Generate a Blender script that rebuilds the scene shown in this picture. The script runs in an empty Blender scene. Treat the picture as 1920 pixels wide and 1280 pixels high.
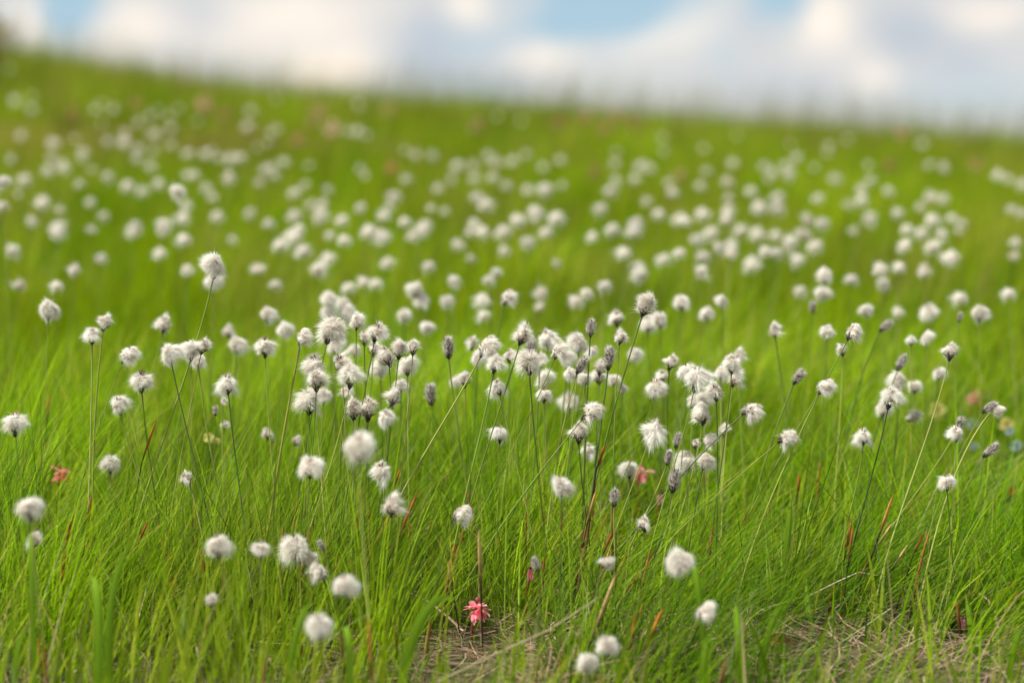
import bpy, math, random
import numpy as np
from mathutils import Vector, Matrix

R = math.radians
scene = bpy.context.scene
rng = np.random.default_rng(7)
random.seed(11)

# ------------------------------------------------------------------ camera
F = 85.0 / 36.0 * 1920.0            # focal length in photo pixels
PITCH = R(2.2)
CAM_H = 0.51
cam_d = bpy.data.cameras.new('camera')
cam_d.lens = 85.0
cam_d.sensor_width = 36.0
cam_d.clip_start = 0.05
cam_d.clip_end = 3000.0
cam_d.dof.use_dof = True
cam_d.dof.focus_distance = 2.0
cam_d.dof.aperture_fstop = 4.1
cam = bpy.data.objects.new('camera', cam_d)
scene.collection.objects.link(cam)
cam.location = (0, 0, CAM_H)
cam.rotation_euler = (R(90) - PITCH, 0, 0)
scene.camera = cam

scene.view_settings.view_transform = 'Standard'
scene.view_settings.look = 'None'
scene.view_settings.gamma = 1.0
scene.view_settings.exposure = 0.72
scene.cycles.use_denoising = True
scene.cycles.max_bounces = 8
scene.cycles.diffuse_bounces = 6
scene.cycles.transmission_bounces = 4
scene.cycles.transparent_max_bounces = 8
scene.cycles.sample_clamp_indirect = 6.0

# ------------------------------------------------------------------ sky and clouds
SUN_EL, SUN_AZ = 55.0, -108.0        # azimuth from the view direction, minus = left
world = bpy.data.worlds.new('World')
scene.world = world
world.use_nodes = True
nt = world.node_tree
nt.nodes.clear()

def N(tree, typ, **kw):
    n = tree.nodes.new(typ)
    for k, v in kw.items():
        setattr(n, k, v)
    return n

def M(tree, op, a, b=None, clamp=False):
    n = tree.nodes.new('ShaderNodeMath')
    n.operation = op
    n.use_clamp = clamp
    for i, v in enumerate((a, b)):
        if v is None:
            continue
        if isinstance(v, (int, float)):
            n.inputs[i].default_value = v
        else:
            tree.links.new(v, n.inputs[i])
    return n.outputs[0]

out = N(nt, 'ShaderNodeOutputWorld')
bg = N(nt, 'ShaderNodeBackground')
bg.inputs['Strength'].default_value = 0.087
nt.links.new(bg.outputs[0], out.inputs['Surface'])
sky = N(nt, 'ShaderNodeTexSky', sky_type='NISHITA')
sky.sun_disc = False
sky.sun_elevation = R(SUN_EL)
sky.sun_rotation = R(SUN_AZ)
sky.altitude = 800
tc = N(nt, 'ShaderNodeTexCoord')
sep = N(nt, 'ShaderNodeSeparateXYZ')
nt.links.new(tc.outputs['Generated'], sep.inputs[0])
yy = M(nt, 'MAXIMUM', M(nt, 'ABSOLUTE', sep.outputs['Y']), 0.08)
u0 = M(nt, 'DIVIDE', sep.outputs['X'], yy)      # tangent of the azimuth
v0 = M(nt, 'DIVIDE', sep.outputs['Z'], yy)      # tangent of the elevation
comb = N(nt, 'ShaderNodeCombineXYZ')
nt.links.new(u0, comb.inputs[0]); nt.links.new(v0, comb.inputs[1])
def noise(scale, detail, off):
    n = N(nt, 'ShaderNodeTexNoise')
    n.inputs['Scale'].default_value = scale
    n.inputs['Detail'].default_value = detail
    mp = N(nt, 'ShaderNodeMapping')
    mp.inputs['Location'].default_value = off
    nt.links.new(comb.outputs[0], mp.inputs[0])
    nt.links.new(mp.outputs[0], n.inputs['Vector'])
    return n
nz = noise(26, 4, (3.1, 1.7, 0))
seps = N(nt, 'ShaderNodeSeparateColor')
nt.links.new(nz.outputs['Color'], seps.inputs[0])
u = M(nt, 'ADD', u0, M(nt, 'MULTIPLY', M(nt, 'SUBTRACT', seps.outputs[0], 0.5), 0.022))
v = M(nt, 'ADD', v0, M(nt, 'MULTIPLY', M(nt, 'SUBTRACT', seps.outputs[1], 0.5), 0.016))
def blob(px, py, rx, ry, amp):
    cu = (px - 960) / F
    cv = (640 - py) / F - math.tan(PITCH)
    a = M(nt, 'DIVIDE', M(nt, 'SUBTRACT', u, cu), rx / F)
    b = M(nt, 'DIVIDE', M(nt, 'SUBTRACT', v, cv), ry / F)
    r2 = M(nt, 'ADD', M(nt, 'MULTIPLY', a, a), M(nt, 'MULTIPLY', b, b))
    e = M(nt, 'EXPONENT', M(nt, 'MULTIPLY', r2, -1.0))
    return M(nt, 'MULTIPLY', e, amp)
def total(lst):
    s = None
    for t in lst:
        g = blob(*t)
        s = g if s is None else M(nt, 'ADD', s, g)
    return s
gaps = total([(140, 10, 50, 62, 1.3), (1150, -5, 150, 72, 1.7), (1040, 50, 90, 30, .6), (1455, 5, 48, 45, 1.1),
              (890, 75, 60, 34, .45), (1830, 175, 150, 45, .42), (1350, 110, 40, 45, .3), (-30, -60, 90, 50, .5),
              (900, 170, 90, 18, .25)])
bright = total([(620, 135, 90, 60, 1.1), (540, 20, 170, 50, .7), (240, 60, 80, 60, .7), (440, 90, 90, 40, .35), (880, 10, 40, 30, .3),
                (1010, 100, 70, 36, .75), (1280, 50, 90, 50, .7), (880, 10, 45, 36, .6), (1545, 40, 50, 60, .9), (1630, 135, 50, 34, .8), (70, 50, 45, 50, .7),
                (1840, 25, 90, 30, .6), (1190, 75, 70, 30, .5)])
grey = total([(375, 15, 60, 40, .45), (800, 90, 80, 80, .85), (900, 150, 110, 40, .5), (1690, 60, 70, 60, .85), (1800, 110, 60, 40, .5), (1480, 160, 160, 40, .4),
              (1400, 60, 60, 40, .3), (300, 110, 90, 30, .2)])
nb = noise(5.0, 5, (0.3, 0.2, 0))       # the rest of the dome
away = N(nt, 'ShaderNodeMapRange')
away.inputs['From Min'].default_value = 0.26
away.inputs['From Max'].default_value = 0.5
nt.links.new(M(nt, 'MAXIMUM', M(nt, 'ABSOLUTE', u0), v0), away.inputs['Value'])
ngap = N(nt, 'ShaderNodeMapRange')
ngap.inputs['From Min'].default_value = 0.50
ngap.inputs['From Max'].default_value = 0.62
nt.links.new(nb.outputs[0], ngap.inputs['Value'])
gap = M(nt, 'ADD', gaps, M(nt, 'MULTIPLY', ngap.outputs[0], away.outputs[0]), True)
# cloud colour
cA = N(nt, 'ShaderNodeMix', data_type='RGBA')
cA.inputs['A'].default_value = (5.0, 5.05, 5.05, 1)
cA.inputs['B'].default_value = (8.0, 7.1, 6.1, 1)
nt.links.new(M(nt, 'MULTIPLY', bright, 1.0, True), cA.inputs['Factor'])
cB = N(nt, 'ShaderNodeMix', data_type='RGBA')
nt.links.new(cA.outputs['Result'], cB.inputs['A'])
cB.inputs['B'].default_value = (3.7, 4.15, 4.7, 1)
nt.links.new(M(nt, 'MULTIPLY', grey, 1.0, True), cB.inputs['Factor'])
# open sky, blended evenly with a fixed pale blue
cS = N(nt, 'ShaderNodeMix', data_type='RGBA')
cS.inputs['Factor'].default_value = 0.72
nt.links.new(sky.outputs[0], cS.inputs['A'])
cS.inputs['B'].default_value = (2.7, 4.0, 4.9, 1)
cC = N(nt, 'ShaderNodeMix', data_type='RGBA')
hi = N(nt, 'ShaderNodeVectorMath', operation='SCALE')      # unseen clouds outside the view made brighter, added as ambient fill
nt.links.new(cB.outputs['Result'], hi.inputs[0])
nt.links.new(M(nt, 'ADD', 1.0, M(nt, 'MULTIPLY', away.outputs[0], 0.45)), hi.inputs['Scale'])
nt.links.new(hi.outputs[0], cC.inputs['A'])
nt.links.new(cS.outputs['Result'], cC.inputs['B'])
nt.links.new(gap, cC.inputs['Factor'])
nt.links.new(cC.outputs['Result'], bg.inputs['Color'])

# ------------------------------------------------------------------ sun
sd = bpy.data.lights.new('sun', 'SUN')
sd.energy = 5.0
sd.angle = R(1.5)
sd.color = (1.0, 0.955, 0.87)
sun = bpy.data.objects.new('sun', sd)
scene.collection.objects.link(sun)
dx, dy, dz = math.sin(R(SUN_AZ)) * math.cos(R(SUN_EL)), math.cos(R(SUN_AZ)) * math.cos(R(SUN_EL)), math.sin(R(SUN_EL))
sun.rotation_euler = Vector((dx, dy, dz)).to_track_quat('Z', 'Y').to_euler()
sun.location = (dx * 30, dy * 30, dz * 30)

# ------------------------------------------------------------------ helpers
FW = np.array((0, math.cos(PITCH), -math.sin(PITCH)))
UP = np.array((0, math.sin(PITCH), math.cos(PITCH)))
RT = np.array((1.0, 0, 0))
CAM = np.array((0, 0, CAM_H))

def at(px, py, d):
    return CAM + FW * d + RT * ((px - 960) / F * d) + UP * ((640 - py) / F * d)

def project(P):
    Q = P - CAM
    d = Q @ FW
    return 960 + F * (Q @ RT) / d, 640 - F * (Q @ UP) / d, d

def ground(x, y):
    x = np.asarray(x, float); y = np.asarray(y, float)
    s = 623 / F - math.tan(PITCH)
    k = 0.0029
    q = np.clip(y - 6, 0, 26)
    z = s * np.minimum(y, 34) - k * q * q - np.clip(y - 34, 0, 60) * 0.06
    t = np.clip((y - 2.0) / 9.0, 0, 1); t = t * t * (3 - 2 * t)
    xx = np.clip(x, -12, 12)
    z = z - 0.066 * xx * t
    z = z + 0.125 * np.clip((-x - 1.25) / 1.2, 0, 1.7) ** 1.25 * np.exp(-((y - 11.5) / 3.0) ** 2)
    z = z + 0.010 * np.sin(x * 3.1 + 1.3) * np.sin(y * 2.3) + 0.006 * np.sin(x * 9.0 + y * 5) * np.sin(y * 7.7 + 2)
    return z

def new_mesh(name, V, faces, cols=None, mats=(), smooth=True):
    """V (n,3); faces: list of index arrays (m,3)/(m,4); cols (n,3)"""
    me = bpy.data.meshes.new(name)
    V = np.asarray(V, np.float32)
    faces = [np.asarray(f, np.int32) for f in faces if len(f)]
    loops = np.concatenate([f.ravel() for f in faces])
    sizes = np.concatenate([np.full(len(f), f.shape[1], np.int32) for f in faces])
    starts = np.concatenate([[0], np.cumsum(sizes)[:-1]]).astype(np.int32)
    me.vertices.add(len(V)); me.vertices.foreach_set('co', V.ravel())
    me.loops.add(len(loops)); me.loops.foreach_set('vertex_index', loops)
    me.polygons.add(len(sizes)); me.polygons.foreach_set('loop_start', starts)
    me.polygons.foreach_set('use_smooth', np.full(len(sizes), smooth))
    if cols is not None:
        c = np.ones((len(V), 4), np.float32); c[:, :3] = cols
        a = me.color_attributes.new('tint', 'FLOAT_COLOR', 'POINT')
        a.data.foreach_set('color', c.ravel())
    for m in mats:
        me.materials.append(m)
    me.update(calc_edges=True)
    return me

def link(name, me, parent=None):
    o = bpy.data.objects.new(name, me)
    scene.collection.objects.link(o)
    if parent is not None:
        o.parent = parent
    return o

def tag(o, label, cat, group=None):
    o['label'] = label; o['category'] = cat
    if group: o['group'] = group

def thing(name, loc, label, cat, group=None):
    o = bpy.data.objects.new(name, None)
    o.empty_display_size = 0.01
    scene.collection.objects.link(o)
    o.location = loc
    tag(o, label, cat, group)
    return o

# ------------------------------------------------------------------ materials
def leafy(name, trans=0.4, rough=0.5, gain=1.0, spec=0.3, vary=0.0, fine=0.0):
    m = bpy.data.materials.new(name); m.use_nodes = True
    t = m.node_tree; t.nodes.clear()
    o = N(t, 'ShaderNodeOutputMaterial')
    at_ = N(t, 'ShaderNodeAttribute', attribute_name='tint')
    col = at_.outputs['Color']
    if vary > 0:
        tcn = N(t, 'ShaderNodeTexCoord')
        nz = N(t, 'ShaderNodeTexNoise'); nz.inputs['Scale'].default_value = fine or 1.2; nz.inputs['Detail'].default_value = 3
        t.links.new(tcn.outputs['Object'], nz.inputs['Vector'])
        mr = N(t, 'ShaderNodeMapRange'); mr.inputs['From Min'].default_value = .3; mr.inputs['From Max'].default_value = .7
        mr.inputs['To Min'].default_value = 1 - vary; mr.inputs['To Max'].default_value = 1 + vary
        t.links.new(nz.outputs[0], mr.inputs['Value'])
        vm = N(t, 'ShaderNodeVectorMath', operation='SCALE')
        t.links.new(col, vm.inputs[0]); t.links.new(mr.outputs[0], vm.inputs['Scale'])
        col = vm.outputs[0]
    p = N(t, 'ShaderNodeBsdfPrincipled')
    p.inputs['Roughness'].default_value = rough
    p.inputs['Specular IOR Level'].default_value = spec
    t.links.new(col, p.inputs['Base Color'])
    tr = N(t, 'ShaderNodeBsdfTranslucent')
    vm2 = N(t, 'ShaderNodeVectorMath', operation='SCALE'); vm2.inputs['Scale'].default_value = gain
    t.links.new(col, vm2.inputs[0]); t.links.new(vm2.outputs[0], tr.inputs['Color'])
    mx = N(t, 'ShaderNodeMixShader'); mx.inputs[0].default_value = trans
    t.links.new(p.outputs[0], mx.inputs[1]); t.links.new(tr.outputs[0], mx.inputs[2])
    t.links.new(mx.outputs[0], o.inputs['Surface'])
    return m

M_GRASS = leafy('grass_blades', .48, .5, 1.38, .07, .24, 1.6)
M_STRAW = leafy('dry_straw', .15, .6, 1.0, .25, .25, 40)
M_STEM = leafy('green_stem', .1, .45, 1.0, .35, .12, 60)
M_SHEATH = leafy('brown_sheath', .15, .5, 1.0, .3, .3, 120)
M_COTTON = leafy('cotton_bristles', .50, .8, 1.0, .1)
M_SCALE = leafy('papery_scales', .15, .55, 1.0, .3, .3, 400)
M_PETAL = leafy('petals', .55, .5, 1.1, .2, .15, 200)

def ground_mat():
    m = bpy.data.materials.new('turf_soil'); m.use_nodes = True
    t = m.node_tree; p = t.nodes['Principled BSDF']
    tcn = N(t, 'ShaderNodeTexCoord')
    a = N(t, 'ShaderNodeTexNoise'); a.inputs['Scale'].default_value = 22; a.inputs['Detail'].default_value = 8
    b = N(t, 'ShaderNodeTexNoise'); b.inputs['Scale'].default_value = 1.3; b.inputs['Detail'].default_value = 4
    t.links.new(tcn.outputs['Object'], a.inputs['Vector']); t.links.new(tcn.outputs['Object'], b.inputs['Vector'])
    r = N(t, 'ShaderNodeValToRGB')
    r.color_ramp.elements[0].position = .3; r.color_ramp.elements[0].color = (.025, .018, .010, 1)
    r.color_ramp.elements[1].position = .72; r.color_ramp.elements[1].color = (.07, .048, .028, 1)
    t.links.new(a.outputs[0], r.inputs[0])
    g = N(t, 'ShaderNodeMix', data_type='RGBA')
    g.inputs['B'].default_value = (.05, .08, .008, 1)
    t.links.new(r.outputs[0], g.inputs['A'])
    mr = N(t, 'ShaderNodeMapRange'); mr.inputs['From Min'].default_value = .4; mr.inputs['From Max'].default_value = .6
    t.links.new(b.outputs[0], mr.inputs['Value']); t.links.new(mr.outputs[0], g.inputs['Factor'])
    t.links.new(g.outputs['Result'], p.inputs['Base Color'])
    p.inputs['Roughness'].default_value = .95
    bm = N(t, 'ShaderNodeBump'); bm.inputs['Distance'].default_value = .01
    t.links.new(a.outputs[0], bm.inputs['Height']); t.links.new(bm.outputs[0], p.inputs['Normal'])
    return m

# ------------------------------------------------------------------ the hillside
ys = np.concatenate([np.linspace(-8, 0.4, 12), np.linspace(0.5, 5, 91), np.linspace(5.15, 20, 80), np.geomspace(21, 900, 24)])
xs = np.concatenate([-np.geomspace(700, 6.5, 16), np.linspace(-6, 6, 121), np.geomspace(6.5, 700, 16)])
XX, YY = np.meshgrid(xs, ys)
ZZ = ground(XX, YY)
nx, ny = len(xs), len(ys)
idx = np.arange(nx * ny).reshape(ny, nx)
q = np.stack([idx[:-1, :-1], idx[:-1, 1:], idx[1:, 1:], idx[1:, :-1]], -1).reshape(-1, 4)
hill = link('hillside_ground', new_mesh('hillside_ground', np.stack([XX, YY, ZZ], -1).reshape(-1, 3), [q], None, [ground_mat()]))
hill['kind'] = 'structure'

# ------------------------------------------------------------------ flower heads (meshes, 1 unit = one head width)
def rot_basis(d):
    d = d / np.linalg.norm(d, axis=-1, keepdims=True)
    ref = np.where(np.abs(d[..., 2:3]) < .9, np.array((0, 0, 1.)), np.array((1., 0, 0)))
    a = np.cross(d, ref); a /= np.linalg.norm(a, axis=-1, keepdims=True)
    return a, np.cross(d, a)

def strands(P0, D, L, droop, width, r, K=4, wave=.12):
    """ribbons starting at P0 in direction D, length L, bending by vector droop"""
    n = len(P0)
    D = D / np.linalg.norm(D, axis=1, keepdims=True)
    a, b = rot_basis(D)
    ph = r.uniform(0, 6.28, n)
    side = a * np.cos(ph)[:, None] + b * np.sin(ph)[:, None]
    side2 = -a * np.sin(ph)[:, None] + b * np.cos(ph)[:, None]
    V = np.zeros((n, 2 * K - 1, 3)); s_all = np.zeros((n, 2 * K - 1))
    for i in range(K):
        s = i / (K - 1)
        c = P0 + D * (L * s)[:, None] + droop * (L * s * s)[:, None] + side2 * (wave * L * math.sin(3.1 * s) * r.uniform(-1, 1, n))[:, None]
        w = width * (1 - s) ** .6
        if i < K - 1:
            V[:, 2 * i] = c - side * w[:, None]; V[:, 2 * i + 1] = c + side * w[:, None]
            s_all[:, 2 * i] = s_all[:, 2 * i + 1] = s
        else:
            V[:, 2 * i] = c; s_all[:, 2 * i] = 1
    base = (np.arange(n) * (2 * K - 1))[:, None]
    Q = np.concatenate([base + np.array([[2 * i, 2 * i + 1, 2 * i + 3, 2 * i + 2]]) for i in range(K - 2)])
    T = base + np.array([[2 * K - 4, 2 * K - 3, 2 * K - 2]])
    return V.reshape(-1, 3), Q, T, s_all.ravel()

def sphere_bits(c, rad, r, nu=12, nv=8, bump=.14):
    V = []; 
    for j in range(nv + 1):
        th = math.pi * j / nv
        for i in range(nu):
            f = 1 + r.uniform(-bump, bump)
            ph = 2 * math.pi * i / nu
            V.append((c[0] + rad[0] * f * math.sin(th) * math.cos(ph), c[1] + rad[1] * f * math.sin(th) * math.sin(ph), c[2] + rad[2] * f * math.cos(th)))
    Q = [(j * nu + i, (j + 1) * nu + i, (j + 1) * nu + (i + 1) % nu, j * nu + (i + 1) % nu) for j in range(nv) for i in range(nu)]
    return np.array(V), np.array(Q)

def make_head(kind, seed, nh, wide=1.0, shade=1.0):
    """returns (cotton mesh, scales mesh)"""
    r = np.random.default_rng(seed)
    ncl = {'P': 40, 'W': 30, 'S': 28, 'C': 60, 'T': 24}[kind]
    # clump directions
    ph = r.uniform(0, 2 * math.pi, ncl)
    if kind == 'P':
        el = np.arcsin(r.uniform(-.62, 1, ncl)); c0 = np.array((0, 0, .42)); axl = .22; core = (.27, .27, .26)
        lmin, lmax = .24, .44
    elif kind == 'S':
        el = np.arcsin(r.uniform(-.6, .95, ncl)); c0 = np.array((0, 0, .46)); axl = .24; core = (.22, .22, .26)
        lmin, lmax = .22, .46
    elif kind == 'W':
        el = np.arcsin(r.uniform(-.3, 1, ncl)); c0 = np.array((0, 0, .36)); axl = .32; core = (.21, .21, .27)
        lmin, lmax = .18, .38
    elif kind == 'C':
        el = r.uniform(.2, 1.1, ncl); c0 = np.array((0, 0, .5)); axl = .74; core = (.15, .15, .40)
        lmin, lmax = .10, .24
    else:
        el = np.arcsin(r.uniform(-.3, 1, ncl)); c0 = np.array((0, 0, .38)); axl = .3; core = (.20, .20, .27)
        lmin, lmax = .14, .38
    cd = np.stack([np.cos(el) * np.cos(ph), np.cos(el) * np.sin(ph), np.sin(el)], 1)
    cl_len = r.uniform(lmin + (lmax - lmin) * (.6 if kind == 'P' else .4), lmax, ncl)
    t_ax = r.uniform(-.5, .5, ncl)
    if kind in 'PSWT':
        t_ax = np.clip(np.sin(el) * .5 + r.normal(0, .12, ncl), -.5, .5)
    pick = r.integers(0, ncl, nh)
    spread = {'P': .34, 'S': .28, 'W': .27, 'C': .40, 'T': .27}[kind]
    D = cd[pick] + r.normal(0, spread, (nh, 3))
    D /= np.linalg.norm(D, axis=1, keepdims=True)
    L = cl_len[pick] * r.uniform(.62, 1.08, nh)
    stray = r.random(nh) < .06
    L = np.where(stray, L * 1.15, L)
    P0 = c0 + np.array((0, 0, 1.)) * ((t_ax[pick] + r.normal(0, .06, nh)) * axl)[:, None]
    if kind == 'C':
        zf = (P0[:, 2] - c0[2]) / (axl * .5)
        rr = .15 * np.sqrt(np.clip(1 - .75 * np.clip(zf, -1, 1) ** 2, .1, 1))
        P0 = P0 + np.stack([D[:, 0], D[:, 1], D[:, 2] * 0], 1) * rr[:, None]
        D = D + np.array((0, 0, .5))
        droop = np.array((0, 0, .1)) + r.normal(0, .3, (nh, 3))
    else:
        P0 = P0 + D * np.array(core)[None, :] * .62
        if kind == 'P':
            droop = np.tile((r.uniform(-.2, .2), r.uniform(-.2, .2), -.34), (nh, 1)) + r.normal(0, .10, (nh, 3))
        elif kind == 'S':
            droop = np.tile((r.uniform(-.15, .25), 0, r.uniform(-.72, -.42)), (nh, 1)) + r.normal(0, .16, (nh, 3))
        elif kind == 'W':
            D = D * np.array((.72, .85, .75)) + np.array((.42, 0, .16))
            droop = np.tile((.34, 0, -.42), (nh, 1)) + r.normal(0, .14, (nh, 3))
        else:
            droop = np.tile((.12, 0, -.25), (nh, 1)) + r.normal(0, .2, (nh, 3))
    if kind != 'C':
        tgt = c0 + cd[pick] * cl_len[pick][:, None] * 1.05 + cd[pick] * np.array(core)[None, :] * .62
        if kind == 'W': tgt = tgt * np.array((.8, .9, .9)) + np.array((.30, 0, .05))
        pull = (tgt - (P0 + D * L[:, None]))
        droop = droop + pull * r.uniform(.0, .6, (nh, 1)) + r.normal(0, .13 if kind == 'P' else .2, (ncl, 3))[pick]
    width = r.uniform(.006, .016, nh) * wide
    V, Q, T, s = strands(P0, D, L, droop, width, r)
    tone = np.repeat(r.uniform(.90, 1.0, ncl)[pick] * r.uniform(.9, 1.05, nh), 7)
    lock = np.where(r.random(ncl) < .30, r.uniform(.35, .9, ncl), 0.0)
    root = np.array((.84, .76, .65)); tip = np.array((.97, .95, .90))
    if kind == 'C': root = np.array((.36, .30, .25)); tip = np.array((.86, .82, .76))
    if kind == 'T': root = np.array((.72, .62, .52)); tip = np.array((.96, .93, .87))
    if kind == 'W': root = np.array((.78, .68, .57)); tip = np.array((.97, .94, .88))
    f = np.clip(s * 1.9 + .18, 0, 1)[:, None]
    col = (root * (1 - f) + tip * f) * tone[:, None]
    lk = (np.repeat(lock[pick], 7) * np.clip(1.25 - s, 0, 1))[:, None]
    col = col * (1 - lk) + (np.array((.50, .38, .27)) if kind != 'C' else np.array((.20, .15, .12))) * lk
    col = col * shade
    cen = c0 + (np.array((.12, 0, 0)) if kind == 'W' else 0)
    Vc, Qc = sphere_bits(cen, core, r)
    cc = shade * np.tile(root * .55 + tip * .42 if kind != 'C' else np.array((.17, .13, .10)), (len(Vc), 1)) * r.uniform(.8, 1.1, (len(Vc), 1))
    V = np.concatenate([V, Vc])
    if kind in 'PST':       # no two heads swell the same way
        a0, a1 = r.uniform(0, 6.28, 2)
        rel = V - cen
        k1 = 1 + r.uniform(.10, .26) * np.sin(np.arctan2(rel[:, 1], rel[:, 0]) + a0) * np.clip(np.linalg.norm(rel[:, :2], axis=1) / .3, 0, 1)
        rel = rel * np.stack([k1, k1, 1 + .18 * np.sin(np.arctan2(rel[:, 1], rel[:, 0]) * 2 + a1) * np.clip(np.linalg.norm(rel, axis=1) / .4, 0, 1)], 1)
        rel = rel * np.array((1, 1, r.uniform(.78, 1.0)))
        V = cen + rel + np.stack([rel[:, 2] * r.uniform(-.25, .25), rel[:, 2] * 0, rel[:, 0] * r.uniform(-.2, .2)], 1)
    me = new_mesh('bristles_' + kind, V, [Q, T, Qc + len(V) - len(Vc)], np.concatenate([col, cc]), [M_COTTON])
    # papery dark scales: a cup at the base, some on the tip, all over on spent heads
    SV = []; SQ = []; SC = []
    def scale(p, d, ln, wd, c, outn):
        d = d / np.linalg.norm(d); sd_ = np.cross(d, outn); sd_ /= (np.linalg.norm(sd_) + 1e-9)
        b = len(SV)
        for k, (s_, w_) in enumerate(((0, .5), (.35, 1.0), (.72, .62), (1.0, .08))):
            bow = outn * ln * .18 * math.sin(s_ * 2.6)
            for sg in (-1, 1):
                SV.append(p + d * ln * s_ + sd_ * sg * wd * w_ + bow)
                SC.append(np.array(c) * (1.15 - .45 * (1 - s_)) * r.uniform(.85, 1.15))
        for k in range(3):
            SQ.append((b + 2 * k, b + 2 * k + 1, b + 2 * k + 3, b + 2 * k + 2))
    def ring(n, z, rad, dirz, ln, wd, c, jit=.15):
        for i in range(n):
            a = 2 * math.pi * (i + r.uniform(-.3, .3)) / n
            o = np.array((math.cos(a), math.sin(a), 0))
            scale(np.array((0, 0, z + r.uniform(-.03, .03))) + o * rad, o * 1.0 + np.array((0, 0, dirz)) + r.normal(0, jit, 3), ln * r.uniform(.75, 1.2), wd, c, o)
    dark = (.055, .042, .036); mid = (.16, .115, .085); brown = (.26, .14, .07)
    if kind == 'C':
        for j in range(9):
            z = .03 + j * .105
            rad = .19 * math.sqrt(max(.05, 1 - ((z - .47) / .56) ** 2))
            ring(7, z, rad * .92, 2.0, .15, .034, (dark, mid, (.30, .26, .23))[int(r.integers(0, 3))] if j > 1 else dark)
        ring(6, -.06, .03, 2.2, .2, .045, dark)
    else:
        ring(6, -.07, .02, 3.0, .20, .034, dark)
        ring(7, .01, .04, 1.8, .20, .036, dark)
        ring(8, .08, .09, 1.1, .18, .034, mid)
        if kind in 'WT': ring(8, .16, .17, .7, .22, .04, mid); ring(6, .3, .24, 1.0, .14, .03, mid)
        top = c0[2] + core[2]
        ring(5, top - .04, .02, 2.4, .20, .035, brown if seed % 2 else mid)
        ring(6, top - .08, .06, 1.5, .18, .03, mid)
    ms = new_mesh('scales_' + kind, np.array(SV), [np.array(SQ)], np.array(SC), [M_SCALE])
    return me, ms

HEADS = {}
for i, (k, n) in enumerate((('P', 10), ('W', 6), ('S', 6), ('C', 4), ('T', 6))):
    HEADS[k] = [make_head(k, 100 * i + j, 2600 if k in 'PSW' else 1900, .62) for j in range(n)]
FAR = {k: [make_head(k, 900 + 50 * i + j, 200, 1.9, (1.0, 1.0, .94, .86, 1.0)[j]) for j in range(5)] for i, k in enumerate('PCT')}
for k in 'WS': FAR[k] = FAR['P']

# ------------------------------------------------------------------ tubes and blades
def tube(P, rad, cols, sides=5, cap=True):
    P = np.asarray(P, float); n = len(P)
    T = np.gradient(P, axis=0); T /= np.linalg.norm(T, axis=1, keepdims=True)
    a, b = rot_basis(T)
    for i in range(1, n):       # keep the frame from flipping
        a[i] = a[i - 1] - T[i] * np.dot(a[i - 1], T[i]); a[i] /= np.linalg.norm(a[i]); b[i] = np.cross(T[i], a[i])
    V = []; C = []
    for i in range(n):
        for k in range(sides):
            t = 2 * math.pi * k / sides
            V.append(P[i] + (a[i] * math.cos(t) + b[i] * math.sin(t)) * rad[i]); C.append(cols[i])
    Q = [(i * sides + k, i * sides + (k + 1) % sides, (i + 1) * sides + (k + 1) % sides, (i + 1) * sides + k) for i in range(n - 1) for k in range(sides)]
    return np.array(V), np.array(Q), np.array(C)

def bezier(p0, p1, p2, p3, n):
    t = np.linspace(0, 1, n)[:, None]
    return (1 - t) ** 3 * p0 + 3 * (1 - t) ** 2 * t * p1 + 3 * (1 - t) * t * t * p2 + t ** 3 * p3

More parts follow.
